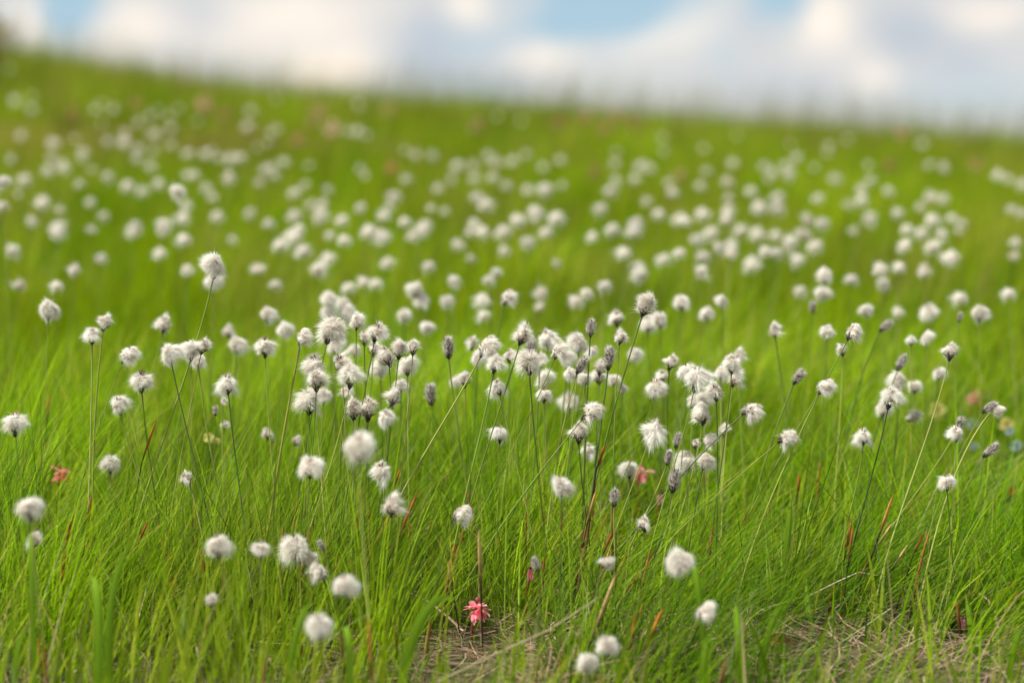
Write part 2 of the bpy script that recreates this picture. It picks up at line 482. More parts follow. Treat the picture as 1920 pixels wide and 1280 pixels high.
# ------------------------------------------------------------------ the cottongrass, one by one
# (x, y, width, kind, distance, tilt of the head in degrees (+ = right), base offset in px[, look])
near = [
 (403,500,50,'P',2.0,8,-150,'tallest white pompom head, standing alone upper left above another head'),
 (400,527,42,'P',2.5,0,0),
 (91,582,42,'P',2.18,0,-10), (172,632,38,'S',2.0,0,-30), (197,606,36,'T',2.04,15,-20), (307,610,38,'P',2.28,5,-90),
 (239,665,42,'Wr',2.0,35,-110), (265,716,54,'S',2.0,0,45,'large white mop head with drooping hairs on a straight stem, left'),
 (318,665,50,'P',1.98,-10,90), (358,656,44,'P',2.0,0,15), (380,650,38,'T',2.0,15,-70), (372,676,32,'P',2.06,0,60),
 (224,762,42,'S',2.0,-5,100), (427,722,43,'S',2.0,-5,60), (404,770,22,'C',2.12,0,10), (419,752,19,'T',2.12,10,10),
 (421,797,20,'T',2.25,0,5), (29,796,52,'P',1.96,0,30), (207,870,38,'P',2.14,0,10),
 (350,898,29,'T',1.98,-30,70,'small brown ball of a head low in the grass at left'),
 (60,953,60,'P',1.66,0,10), (64,1014,36,'P',1.76,0,5), (410,1023,52,'P',1.76,0,70), (489,1030,42,'P',1.76,0,5),
 (397,1127,33,'T',1.68,0,0), (430,623,34,'T',2.5,0,5), (443,647,42,'P',2.38,0,5), (497,652,49,'S',2.0,0,15),
 (501,590,36,'P',2.4,0,0), (531,617,36,'P',2.35,0,0),
 (566,632,38,'Wr',2.0,15,-65,'ragged small head on a thick pale yellow-green stem, left of centre'),
 (621,620,55,'P',2.0,20,-80), (616,560,36,'P',2.5,0,0), (642,570,36,'P',2.6,0,0), (615,586,38,'P',2.5,0,10),
 (652,588,36,'P',2.5,0,0), (683,530,36,'P',2.85,0,0), (655,540,32,'P',2.9,0,5), (705,532,30,'P',3.0,0,5),
 (668,605,38,'S',2.02,0,15), (683,634,32,'T',2.06,0,10), (706,624,40,'T',2.0,15,-60),
 (590,688,50,'P',2.0,0,10), (593,714,44,'P',1.98,0,-40), (580,757,52,'P',1.99,0,-30),
 (638,685,44,'P',2.04,-10,20), (656,707,56,'S',1.98,0,-90), (665,657,30,'P',2.32,0,0),
 (725,668,48,'Wl',2.02,-20,-60), (750,655,46,'Wl',2.0,10,-50,'broad dark-flecked tangled head in the cluster left of centre'),
 (764,686,44,'P',2.1,0,0), (775,653,32,'T',2.02,5,-20),
 (663,768,42,'P',2.0,0,10), (690,768,46,'P',2.0,0,0), (724,785,40,'S',1.97,0,-20), (740,745,42,'Wl',2.0,20,-10),
 (672,838,60,'P',1.66,0,10,'big soft out-of-focus head in front of the centre-left cluster'),
 (581,876,48,'P',1.8,0,0), (715,887,46,'P',1.93,0,-10), (734,950,45,'P',1.82,0,0), (502,815,28,'T',2.25,0,-10), (557,828,26,'T',2.25,40,-40),
 (841,652,46,'C',2.12,0,45,'lone dark grey cone head just left of centre'),
 (808,740,42,'C',2.18,-5,15), (863,962,50,'Wr',1.86,40,-60), (857,715,28,'P',2.3,0,-20), (872,712,34,'T',2.12,0,20),
 (912,650,54,'Wr',1.99,30,-230), (884,645,30,'T',2.3,0,10), (928,684,40,'S',1.98,10,-90), (934,728,38,'S',2.0,-15,70), (937,815,40,'S',2.04,0,10),
 (980,630,42,'T',2.0,20,-140), (997,655,44,'C',2.04,0,10), (1028,637,42,'P',2.16,0,0), (1046,657,42,'Wr',1.99,20,-170), (993,680,50,'P',2.02,0,15),
 (1085,643,42,'P',2.1,0,-30), (1108,615,36,'C',2.1,5,-10), (1090,685,40,'C',2.0,30,-60), (1110,660,28,'P',2.14,30,-30), (1068,700,30,'P',2.12,0,-20),
 (1097,707,36,'P',2.14,0,0), (1020,710,38,'P',2.18,0,0), (1020,742,34,'P',2.08,0,10), (1067,753,42,'P',2.32,0,0),
 (1142,672,46,'C',2.0,5,-45), (1163,634,30,'T',2.03,10,-30), (1123,707,34,'T',2.16,0,0), (1157,598,36,'T',2.32,0,50), (1166,730,26,'T',2.25,0,0),
 (1190,665,36,'P',2.32,0,10), (1213,573,50,'Wl',2.0,25,-120,'tall windblown white head rising alone right of centre'),
 (1238,600,34,'P',2.32,0,0), (1214,606,40,'P',2.36,0,40),
 (1230,727,44,'P',2.06,10,-130), (1278,567,38,'P',2.42,0,0), (1355,566,32,'P',2.5,0,0), (1327,588,34,'P',2.5,0,0), (1258,680,33,'T',2.1,15,0),
 (1288,700,42,'P',2.06,0,-40), (1305,712,54,'S',1.98,10,-110,'large shaggy white head with a brown hollow, right of centre'), (1372,685,40,'S',2.04,0,-30), (1378,712,34,'T',2.1,20,-20), (1384,668,30,'T',2.25,0,0),
 (1341,736,42,'T',2.0,-10,0), (1318,776,52,'Wl',2.0,0,-80), (1408,768,47,'Wr',1.98,65,-270,'sideways windblown head at the end of a long leaning stem'),
 (1357,806,28,'T',2.18,0,10), (1108,771,50,'Wr',1.98,50,-240), (1085,812,42,'T',1.99,0,10), (1103,846,32,'P',2.16,0,0),
 (1225,812,50,'S',1.98,25,-90), (1180,880,38,'P',2.2,0,0), (1270,826,34,'C',2.12,15,-20), (1253,858,30,'C',2.0,10,-90), (1265,901,46,'C',1.97,10,-60,'dark grey upright cone head, lowest of the group right of centre'),
 (1288,864,46,'P',2.15,0,0), (1322,865,36,'P',2.0,15,-30), (1330,826,34,'Wr',2.0,20,-40), (1303,833,22,'T',2.1,0,0),
 (1053,912,42,'P',1.82,0,0), (1152,933,33,'C',1.95,5,-15), (1208,983,34,'T',1.93,0,-40), (1273,1052,54,'P',1.74,0,0),
 (1005,1058,32,'C',1.78,-20,0), (1137,1055,34,'T',1.76,50,-10), (1322,1145,50,'Wr',1.7,30,0), (1136,1210,46,'P',1.68,0,0), (1100,1242,50,'P',1.66,0,0,'lowest blurred white head, cut close to the bottom edge at centre'),
 (600,1175,54,'P',1.64,0,0), (648,1095,52,'P',1.67,0,-20), (556,1030,58,'P',1.86,-10,0), (600,1072,46,'Wl',1.85,-30,10), (603,1023,26,'C',1.78,-30,40), (578,1052,40,'T',1.86,-20,0),
 (1452,620,34,'T',2.26,-10,60), (1497,707,34,'C',2.12,35,-90), (1545,725,44,'Wr',1.98,35,-150), (1475,820,44,'Wr',1.97,60,-260,'windswept head leaning flat to the right on a long yellow stem'),
 (1597,622,40,'Wr',1.98,25,-200), (1550,625,34,'P',2.22,0,-10), (1580,657,28,'T',2.2,0,-30), (1690,680,34,'C',2.22,30,-60), (1708,640,26,'P',2.26,0,-10), (1737,633,32,'P',2.3,0,0),
 (1660,612,34,'C',2.36,50,-80), (1782,660,39,'T',1.98,10,-140), (1800,595,22,'C',2.3,10,-10), (1836,588,40,'P',2.42,0,0),
 (1668,748,47,'S',1.98,10,-90,'shaggy drooping white head on a dark stem, right side'), (1655,765,38,'P',2.2,0,0), (1712,781,34,'T',2.26,50,-120), (1760,700,32,'P',2.35,0,-20),
 (1685,715,38,'P',2.25,0,0), (1715,725,32,'P',2.34,0,0), (1619,820,38,'S',1.98,0,-30), (1855,764,34,'C',1.97,55,-130), (1870,767,34,'Wr',1.98,80,-110), (1799,795,28,'C',2.04,20,-180), (1793,816,36,'S',1.99,0,-20),
 (1857,845,38,'C',2.0,50,-130,'dark grey cone head slanting right near the right edge'), (1776,905,40,'S',1.97,0,10,'brightest white drooping head at lower right on a straight stem'),
 (628,648,38,'P',2.2,0,-10), (700,655,36,'T',2.12,0,-20), (714,690,38,'P',2.15,0,10), (648,735,34,'T',2.1,10,-30), (606,742,34,'P',2.14,0,0), (752,722,32,'P',2.2,0,-10), (1012,676,34,'T',2.12,0,0), (1062,672,34,'P',2.2,0,-20), (1126,690,32,'T',2.1,10,-10), (1150,712,30,'P',2.25,0,0), (1322,745,36,'P',2.12,0,-10), (1298,752,32,'T',2.14,0,-20), (1352,700,32,'P',2.2,0,0), (1242,706,30,'T',2.2,0,0), (895,672,34,'P',2.2,0,-10), (955,668,30,'T',2.15,0,-20),
 (331,359,42,'P',2.75,0,0), (6,342,42,'P',2.7,0,20), (4,388,34,'P',2.9,0,0),
 (299,476,40,'P',3.2,0,0), (345,450,40,'P',3.2,0,0), (350,507,36,'P',2.9,0,0), (140,510,28,'T',2.8,0,-10), (107,537,28,'P',2.7,0,0),
 (515,535,34,'P',2.9,0,0), (725,494,38,'P',3.1,0,0), (802,500,34,'P',2.9,0,0), (850,527,34,'P',2.8,0,0), (930,512,34,'P',2.85,0,0), (917,527,34,'P',2.8,0,0),
 (780,545,36,'P',2.65,0,0), (792,565,34,'P',2.65,0,0), (839,565,34,'P',2.7,0,0), (757,592,32,'P',2.6,0,0), (799,614,34,'P',2.5,0,0), (907,592,30,'P',2.7,0,0),
 (950,558,40,'Wr',2.3,20,-50), (1132,537,30,'P',2.7,0,0), (1100,552,32,'P',2.7,0,0), (1080,567,32,'P',2.7,0,0), (1275,475,34,'P',2.9,0,0), (1314,510,36,'P',2.8,0,0),
 (1547,517,38,'P',2.6,0,0), (1540,550,34,'P',2.65,0,0), (1524,576,28,'C',2.5,0,-20), (1499,547,32,'P',2.9,0,0), (1595,525,38,'P',2.8,0,0), (1652,505,38,'P',2.8,0,0),
 (1656,530,34,'P',2.85,0,0), (1626,582,34,'P',2.5,0,-10), (1682,585,28,'P',2.8,0,0), (1892,552,30,'P',2.7,0,0),
]
# blurred heads up the slope: (x, y[, 1 = fainter])
back = [(17,129,1),(27,188),(60,181),(60,205),(39,255),(99,269),(156,286),(101,302),(91,322),(118,316),(170,319,1),(178,205),(212,205),(190,232,1),(235,249),(262,232),
(289,252),(322,240),(336,205),(296,208,1),(202,265),(232,269),(259,279),(322,272),(351,289),(370,228,1),(282,312),(202,333),(238,349),(299,346,1),(269,359,1),(366,329),
(386,289),(410,296),(433,299),(450,296),(386,353),(430,336),(470,208),(464,238),(517,185,1),(519,242),(504,269),(531,304),(497,319),(487,343),(571,349,1),(551,363),(615,356,1),
(578,312,1),(605,383,1),(348,386),(343,410),(406,406),(400,370,1),(44,339),(34,366,1),(81,380),(170,380),(193,406),(111,396,1),(59,415),(111,427),(252,423),(306,423),(504,420),
(554,406),(585,386),(601,403),(396,144,1),(672,195),(670,247),(655,247),(758,282,1),(779,292),(811,292,1),(677,319),(763,336),(737,370),(731,390),(721,406),(677,390),(758,416),
(798,423),(821,353),(845,336),(857,312),(889,336),(895,371),(808,390,1),(835,396,1),(929,306),(925,333),(962,302),(986,292,1),(949,349),(989,356),(1023,356),(1003,400),(969,413),
(889,420),(910,385),(1043,410),(1050,300),(1053,349,1),(1144,359),(1154,339),(1124,393),(1151,427),(1157,286,1),(1154,309,1),(1243,259,1),(1245,286,1),(1201,312),(1218,316,1),
(1251,343),(1261,363),(1214,378),(1235,403),(1191,420),(1272,413),(1191,336,1),(932,218,1),(976,228,1),(1381,255,1),(1320,279,1),(1374,306),(1324,322),(1314,349),(1366,343),
(1433,312),(1482,272,1),(1495,296),(1478,326),(1527,316),(1555,274),(1589,262,1),(1567,336),(1441,339,1),(1408,359),(1364,373),(1364,396),(1361,413),(1424,390),(1458,373),(1458,393),
(1532,373),(1317,403),(1287,416),(1515,416),(1542,420),(1629,309,1),(1633,339),(1616,356),(1616,376),(1666,359),(1683,400),(1629,410),(1730,269),(1770,316),(1744,309,1),(1871,329),
(1891,336),(1918,346),(1744,373),(1770,373),(1727,390),(1784,410),(1804,420),(1747,413),(1898,393),(1918,400),(1592,386,1),
(22,470),(105,437),(170,432,1),(250,434),(302,435,1),(436,451,1),(478,507,1),(37,537,1),(190,485,1),(525,460),(550,445),(570,472),(615,485),(597,510),(487,507,1),(620,442,1),
(645,450),(692,435),(717,445),(775,445),(790,435),(885,487,1),(945,470,1),(905,435),(880,437,1),(945,435),(905,563,1),(1025,437),(1110,445),(1150,432),(1190,435),(1170,475),
(1045,497,1),(1195,502,1),(1200,515),(1245,487,1),(1317,482),(1307,450,1),(1370,462),(1350,465),(1372,477),(1409,495),(1435,472),(1017,555,1),(1012,577,1),(1390,432),(1455,442),
(1455,475),(1495,487),(1510,442),(1687,502),(1660,542,1),(1695,462),(1727,437),(1747,465),(1782,485),(1730,512,1),(1797,435,1),(1905,455,1),(1902,482,1),(1742,585,1),(1800,560,1),(1600,435,1),
(1480,455),(1530,462),(1420,440),(1335,437),(1700,430),(1765,440),(860,460,1),(990,455,1),(560,430),(640,415),(470,400,1),(150,345),(20,300,1),(140,260,1)]

rb = random.Random(5)
for (x, y, *f) in list(back):      # the drifts continue between the larger heads
    if y < 330 and rb.random() < .38 and not f:
        back.append((x + rb.uniform(-34, 34), y + rb.uniform(-20, 14), 1))
cull_px = []       # (x, y, radius, distance) of every head, so that no blade grows across it
plants = []
for t in near:
    x, y, w, kd, d, ax, lean = t[:7]
    c = 40 * abs(1 - 2 / d)
    size = max(w - .55 * c, w * .55) * d / F
    if d > 2.6: size = min(max(size, .0185), .0225)
    if kd == 'P' and d < 2.3 and len(t) < 8 and random.random() < .3: kd = random.choice('ST')
    plants.append(dict(x=x, y=y, d=d, size=size * random.uniform(.90, 1.04), kind=kd, ax=ax, lean=lean, look=t[7] if len(t) > 7 else None))
for t in back:
    x, y = t[0], t[1]
    faint = len(t) > 2
    yv = 17 + .066 * (x - 960) * 0
    h = random.uniform(.17, .205)
    # distance at which a head h above the ground shows at this height in the picture
    best = None
    for hh in ([h, h + .02, h - .02] if not faint else [h - .02, h - .045]):
        for d in np.arange(2.6, 12.5, .05):
            P = at(x, y, d)
            e = P[2] - ground(P[0], P[1]) - hh
            if best is None or abs(e) < best[0] - .004:
                best = (abs(e), d)
        if best[0] < .012: break
    d = best[1]
    kd = 'P' if random.random() < (.6 if faint else .9) else 'T'
    plants.append(dict(x=x, y=y, d=d, size=random.uniform(.0165, .0268) * (.88 if faint else 1.05), kind=kd, ax=random.uniform(-15, 25), lean=random.uniform(-45, 5), look=None))
plants.sort(key=lambda p: -p['size'] / p['d'] if p['d'] > 2.6 else -9)

greens = [(.18, .26, .03), (.26, .33, .05), (.12, .19, .02), (.36, .40, .09), (.08, .13, .022), (.30, .34, .07)]
KINDW = {'P': 'round fluffy white', 'W': 'windswept cream', 'S': 'drooping white', 'C': 'narrow grey-brown', 'T': 'ragged grey-white'}
used = {}
stuffV, stuffF3, stuffF4, stuffC = [], [], [], []
nvs = 0
nth = 0
for ip, p in enumerate(plants):
    x, y, d, size = p['x'], p['y'], p['d'], p['size']
    kd = p['kind'][0]; sgn = -1 if p['kind'][-1] == 'l' else 1
    C = at(x, y, d)
    fwd_t = random.uniform(-.25, .25)
    axis = np.array((math.sin(R(p['ax'])), fwd_t, math.cos(R(p['ax']))))
    axis /= np.linalg.norm(axis)
    hl = {'P': .42, 'S': .36, 'W': .40, 'C': .47, 'T': .40}[kd]
    H0 = C - axis * size * hl                      # where stem and head meet
    bx = C[0] + p['lean'] * d / F * 1.25 + random.uniform(-.012, .012)
    by = C[1] + random.uniform(-.03, .03)
    if d < 1.9: by += .02
    gz = float(ground(bx, by))
    B = np.array((bx, by, gz - .004))
    Hh = H0[2] - gz
    if Hh < .045:
        by -= .04; gz = float(ground(bx, by)); B = np.array((bx, by, gz - .004)); Hh = max(H0[2] - gz, .03)
    leanv = H0 - B
    p1 = B + np.array((leanv[0] * .16, leanv[1] * .1, Hh * .36)) + np.array((random.uniform(-.006, .006), 0, 0))
    p2 = H0 - (axis * .5 + np.array((leanv[0], leanv[1], Hh)) / max(np.linalg.norm(leanv), .02) * .8) * Hh * .26
    far = ip >= 296
    near_one = d < 2.7
    S = bezier(B, p1, p2, H0 + axis * size * .06, 14 if near_one else 8)
    g = np.array(random.choice(greens)) * random.uniform(.85, 1.15)
    rad0 = random.choice((.00045, .00055, .00065, .0008))
    if d < 1.9: rad0 = min(rad0, .0006)
    if p['look'] and 'thick' in p['look']: rad0 = .0011; g = np.array((.30, .33, .07))
    if p['look'] and 'yellow' in p['look']: g = np.array((.30, .30, .05))
    if p['look'] and 'dark stem' in p['look']: g = np.array((.045, .085, .02))
    ts = np.linspace(0, 1, len(S))
    rads = rad0 * (1.25 - .45 * ts)
    cols = np.array([g * (1 - .25 * t) for t in ts])
    cols[-1] = cols[-1] * .3 + np.array((.03, .025, .02))
    Vs, Qs, Cs = tube(S, rads, cols, 5 if near_one else 4)
    cull_px.append((x, y, size * F / d * .62, d))
    ml = (HEADS if near_one else FAR)[kd]
    hm, sm = ml[random.randrange(len(ml))]
    z = Vector(axis); xv = Vector((sgn, 0, 0)); xv = (xv - z * xv.dot(z)).normalized(); yv_ = z.cross(xv)
    rot = Matrix((xv, yv_, z)).transposed()
    if kd != 'W': rot = rot @ Matrix.Rotation(random.uniform(-3.14, 3.14), 3, 'Z')
    else: rot = rot @ Matrix.Rotation(random.uniform(-.5, .5), 3, 'Z')
    sc = size * {'P': 1.04, 'S': 1.0, 'W': 1.05, 'C': 1.0, 'T': 1.12}[kd]
    if far:
        mat = Matrix.Translation(Vector(H0)) @ rot.to_4x4() @ Matrix.Scale(sc, 4)
        n = len(hm.vertices)
        co = np.empty(n * 3, np.float32); hm.vertices.foreach_get('co', co)
        cl = np.empty(n * 4, np.float32); hm.color_attributes['tint'].data.foreach_get('color', cl)
        Mx = np.array(mat)
        co = co.reshape(-1, 3) @ Mx[:3, :3].T + Mx[:3, 3]
        stuffV.append(co); stuffC.append(cl.reshape(-1, 4)[:, :3])
        lv = np.empty(len(hm.loops), np.int32); hm.loops.foreach_get('vertex_index', lv)
        st = np.empty(len(hm.polygons), np.int32); hm.polygons.foreach_get('loop_start', st)
        tot = np.empty(len(hm.polygons), np.int32); hm.polygons.foreach_get('loop_total', tot)
        stuffF4.append(lv[st[tot == 4][:, None] + np.arange(4)] + nvs)
        stuffF3.append(lv[st[tot == 3][:, None] + np.arange(3)] + nvs)
        nvs += n
        stuffV.append(Vs); stuffC.append(Cs); stuffF4.append(Qs + nvs); nvs += len(Vs)
        continue
    # labels
    fx, fy = max(0, min(100, round(x / 19.2))), round(y / 12.8)
    if p['look']:
        lab = p['look']
        if 'cottongrass' not in lab: lab = 'cottongrass, ' + lab
    else:
        sharp = ('sharply focused' if abs(d - 2) < .07 else 'slightly soft' if d < 2.45 and d > 1.88 else 'blurred foreground' if d < 1.9 else 'blurred' if d < 3.6 else 'faint blurred distant')
        ln = p['lean']
        lab = f"{sharp} {KINDW[kd]} cottongrass head, {fx} percent from left edge, {fy} percent down"
        if (fx, fy) in used:
            lab = f"{sharp} {KINDW[kd]} cottongrass head, {x / 19.2:.1f} percent from left edge, {y / 12.8:.1f} percent down"
        used[(fx, fy)] = 1
    root = thing('cottongrass', B, lab, 'cottongrass', 'cottongrass plants flowering across the meadow')
    Bv = np.array(B)
    st = link('stem', new_mesh('stem', Vs - Bv, [Qs], Cs, [M_STEM]), root)
    hd = link('flower_head', hm, root)
    hd.matrix_local = Matrix.Translation(Vector(H0 - Bv)) @ rot.to_4x4() @ Matrix.Scale(sc, 4)
    if near_one:
        scl = link('scales', sm, hd)
        if random.random() < .7 and Hh > .09:
            i0 = 0; n_ = random.choice((4, 5, 6, 7))
            seg = S[i0:i0 + n_]
            tt = np.linspace(0, 1, n_)
            rr = rad0 * (1.45 + .9 * np.sin(tt * 2.6)) ; rr[-1] = rad0 * .95
            dk = np.array((.030, .020, .014)); orr = np.array(random.choice(((.42, .16, .03), (.30, .10, .03), (.48, .24, .06))))
            cc = np.array([dk * (1 - max(0, t - .35) / .65) + orr * max(0, t - .35) / .65 for t in tt])
            Vh, Qh, Ch = tube(seg, rr, cc, 6)
            link('sheath', new_mesh('sheath', Vh - Bv, [Qh], Ch, [M_SHEATH]), st)
if stuffV:
    o = link('distant_cottongrass', new_mesh('distant_cottongrass', np.concatenate(stuffV), [np.concatenate(stuffF4), np.concatenate(stuffF3)], np.concatenate(stuffC), [M_COTTON]))
    tag(o, 'faint blurred white cottongrass heads farthest up the slope below the skyline', 'cottongrass')
    o['kind'] = 'stuff'

# ------------------------------------------------------------------ withered leaf sheaths: dark stalk, orange tip   (tip x, tip y, foot x, foot y, distance, radius)
WITH = [(292,788,266,866,2.0,.0010,'brown stub with an orange tip crossing the stem of a white head'),
 (172,925,160,1012,1.98,.0013,'orange sheath on a dark stalk at left, above the sharp grass'),
 (133,968,118,1058,1.95,.0011,'thin reddish sheath left of the orange one'),
 (124,1032,112,1110,1.9,.0014,'bright red-orange sheath below the thin reddish one'),
 (278,975,250,1040,1.95,.0012,'short orange sheath leaning right in the left grass'),
 (378,1030,390,1112,1.93,.0013,'dark maroon stalk with a red tip beside a blurred white head'),
 (320,1082,330,1140,1.9,.0015,'short rusty sheath deep in the left grass'),
 (532,980,520,1120,1.96,.0012,'slim brown sheath with orange bud tip left of centre'),
 (783,922,745,1012,1.96,.0011,'dark slanting sheath below the grey-tipped soft head'),
 (752,875,733,930,2.0,.0009,'slanting brown sheath joining a long green stem'),
 (898,990,902,1110,1.88,.0015,'pale orange upright sheath at centre'),
 (840,1050,850,1110,1.9,.0012,'short brown sheath left of the pale upright one'),
 (1135,832,1118,880,2.0,.0012,'small orange sheath high on a stem at centre'),
 (1118,918,1100,985,1.97,.0012,'yellow-brown sheath between two stems at centre'),
 (1243,1140,1205,1225,1.8,.0015,'rusty leaning sheath low right of centre'),
 (1193,1145,1180,1225,1.82,.0012,'faint brown upright sheath left of the rusty leaning one'),
 (1148,998,1130,1040,1.95,.0009,'small orange-red sheath tip in the grass at centre right'),
 (1158,1068,1105,1210,1.83,.0015,'long pale-ended brown sheath slanting at centre'),
 (1676,925,1645,1012,1.98,.0012,'orange-brown sheath on a dark stem, right side'),
 (1598,968,1582,1055,1.98,.0010,'black stalk with rusty tip, left of two at right'),
 (1600,985,1590,1060,1.96,.0010,'black stalk with rusty knob, right of two at right'),
 (1675,978,1640,1030,2.0,.0010,'straw-coloured sheath slanting up right'),
 (1733,998,1712,1040,2.0,.0011,'small orange sheath near the white drooping head'),
 (1703,1020,1670,1070,2.0,.0010,'pale orange slanting sheath in the right grass'),
 (1898,1090,1850,1150,2.0,.0011,'orange-tipped dark stalk near the right edge, higher one'),
 (1912,1108,1862,1180,1.98,.0011,'orange-tipped dark stalk near the right edge, lower one'),
 (1500,888,1495,930,2.15,.0012,'soft orange sheath among grass right of centre'),
 (92,740,88,790,2.3,.0012,'soft brown upright sheath behind the left stems'),
 (1360,1238,1350,1290,1.75,.0012,'short brown stub at the bottom right of centre')]
for (x1, y1, x0, y0, d, rad, lab) in WITH:
    P1 = at(x1, y1, d); P0 = at(x0, y0, d + .01)
    dirv = P1 - P0
    foot = P0 - dirv * .0
    gz = float(ground(P0[0], P0[1]))
    ext = max(0.0, (P0[2] - gz) / max(dirv[2], .004))
    base = P0 - dirv * min(ext, 2.2); base[2] = float(ground(base[0], base[1])) - .004
    S = np.concatenate([bezier(base, base * .6 + P0 * .4, base * .3 + P0 * .7, P0, 5)[:-1], bezier(P0, P0 * .66 + P1 * .34, P0 * .33 + P1 * .67, P1, 7)])
    n = len(S); tt = np.linspace(0, 1, n)
    rr = rad * np.where(tt < .4, .55, .55 + .6 * np.sin((tt - .4) / .6 * 3.0)); rr[-1] = rad * .1
    oc = np.array(random.choice(((.45, .16, .03), (.38, .12, .03), (.50, .24, .06)))); dk = np.array((.035, .02, .015))
    if 'red' in lab or 'maroon' in lab: oc = np.array((.36, .05, .025))
    if 'pale' in lab or 'straw' in lab: oc = np.array((.50, .34, .14))
    if 'yellow' in lab: oc = np.array((.45, .28, .06))
    f = np.clip((tt - .45) / .35, 0, 1)[:, None]
    V, Q, C = tube(S, rr, dk * (1 - f) + oc * f, 6)
    ro = thing('withered_sheath', base, lab, 'dry sheath', 'withered leaf sheaths among the grass')
    half = (n // 2) * 6
    link('stalk', new_mesh('stalk', V[:half + 6] - base, [Q[:half]], C[:half + 6], [M_SHEATH]), ro)
    link('tip', new_mesh('tip', V[half:] - base, [Q[half:] - half], C[half:], [M_SHEATH]), ro)

# ------------------------------------------------------------------ small flowers
def petal(P, d, up, ln, wd, c0, c1, r, K=5, curl=.5):
    d = d / np.linalg.norm(d); s_ = np.cross(d, up); s_ /= np.linalg.norm(s_) + 1e-9
    nrm = np.cross(s_, d)
    V = []; C = []
    prof = (.25, .75, 1.0, .85, .25)
    for i in range(K):
        t = i / (K - 1)
        c = P + d * ln * (t - curl * .25 * t * t) - nrm * ln * curl * t * t * .6
        for k in (-1, 0, 1):
            V.append(c + s_ * k * wd * prof[i] - nrm * (abs(k) * wd * -.35)); C.append(np.array(c0) * (1 - t) + np.array(c1) * t)
    Q = [(3 * i + k, 3 * i + k + 1, 3 * i + k + 4, 3 * i + k + 3) for i in range(K - 1) for k in (0, 1)]
    return np.array(V), np.array(Q), np.array(C)

def little_flower(name, x, y, w, d, colr, lab, cat, group, style, stemcol, drop=80):
    r = np.random.default_rng(int(x * 7 + y))
    Pc = at(x, y, d); size = w * d / F
    bx = Pc[0] - 10 * d / F; gz = float(ground(bx, Pc[1])); B = np.array((bx, Pc[1] + .004, gz - .003))
    ro = thing(name, B, lab, cat, group)
    S = bezier(B, B + np.array((0, 0, max(Pc[2] - gz, .01) * .5)), Pc - np.array((size * .25, 0, size * .6)), Pc + np.array((0, 0, size * (.35 if style == 'bell' else -.05))), 9)
    V, Q, C = tube(S, np.full(9, .0007), np.tile(stemcol, (9, 1)), 5)
    link('stem', new_mesh('stem', V - B, [Q], C, [M_STEM]), ro)
    n = {'bell': 80 if w > 50 else 22, 'cup': 5, 'bud': 4}[style]
    for i in range(n):
        a = 2 * math.pi * i / n + r.uniform(-.2, .2)
        o = np.array((math.cos(a), math.sin(a), 0))
        tone = r.uniform(.8, 1.15)
        if style == 'bell':
            dv = o * 1.0 + np.array((0, 0, r.uniform(-1.6, 1.2))); dv /= np.linalg.norm(dv)
            P0 = Pc + dv * size * r.uniform(.05, .22) + np.array((0, 0, size * .06))
            V, Q, C = petal(P0 - B, dv, np.array((0, 0, 1.)), size * (r.uniform(.14, .36) if w > 50 else r.uniform(.25, .5)), size * (.06 if w > 50 else .10), np.array(colr) * np.array((.98, .80, .82)) * tone, np.array(colr) * tone, r, curl=.45)
        elif style == 'bud':
            dv = o * .45 + np.array((0, 0, -1))
            V, Q, C = petal(Pc - B + np.array((0, 0, size * .45)), dv, o, size * .95, size * .18, np.array(colr) * .7 * tone, np.array(colr) * tone, r, curl=.4)
        else:
            o = np.array((math.cos(a), -.35 * math.sin(a), math.sin(a))); dv = o + np.array((0, -.3, .15))
            V, Q, C = petal(Pc - B, dv, np.array((0, -1., .3)), size * .52, size * .24, np.array(colr) * .9 * tone, np.array(colr) * tone, r, curl=.1)
        link('petal', new_mesh('petal', V, [Q], C, [M_PETAL]), ro)
    Vc, Qc = sphere_bits(Pc - B + np.array((0, 0, size * (.38 if style == 'bell' else .42 if style == 'bud' else .02))), (size * (.08 if style == 'bell' else .11),) * 3, r, 8, 6, .1)
    cc = {'bell': tuple(np.array(colr) * np.array((.5, .35, .35))), 'bud': (.16, .03, .02), 'cup': (.5, .36, .03)}[style]
    link('calyx' if style != 'cup' else 'flower_centre', new_mesh('calyx', Vc, [Qc], np.tile(cc, (len(Vc), 1)), [M_PETAL]), ro)
    cull_px.append((x, y, w * .75, d))

PINK, RED, YEL, BLUE = (.98, .42, .50), (.62, .16, .18), (.85, .74, .28), (.42, .52, .58)
RS = (.20, .02, .015); GS = (.09, .15, .02)
little_flower('pink_flower', 896, 1146, 60, 1.94, PINK, 'sharp frilly pink blossom on a dark red stem low at bottom centre', 'flower', 'pink flowers in the grass', 'bell', RS)
little_flower('pink_flower', 115, 890, 42, 2.28, (.86, .26, .30), 'soft red-pink drooping flower near the left edge', 'flower', 'pink flowers in the grass', 'bell', RS)
little_flower('pink_flower', 1203, 890, 42, 2.3, (.85, .38, .42), 'soft pink flower half hidden behind a white head right of centre', 'flower', 'pink flowers in the grass', 'bell', RS)
little_flower('pink_flower', 1238, 935, 26, 2.25, (.80, .42, .44), 'small pinkish flower below the soft one right of centre', 'flower', 'pink flowers in the grass', 'bud', RS)
little_flower('pink_flower_bud', 995, 1076, 28, 1.98, (.80, .24, .30), 'closed deep pink bud beside a small grey head at centre', 'flower bud', 'pink flowers in the grass', 'bud', RS)
little_flower('pink_flower_bud', 1805, 1168, 28, 1.99, (.75, .36, .40), 'faded pink bud behind grass blades at lower right', 'flower bud', 'pink flowers in the grass', 'bud', RS)
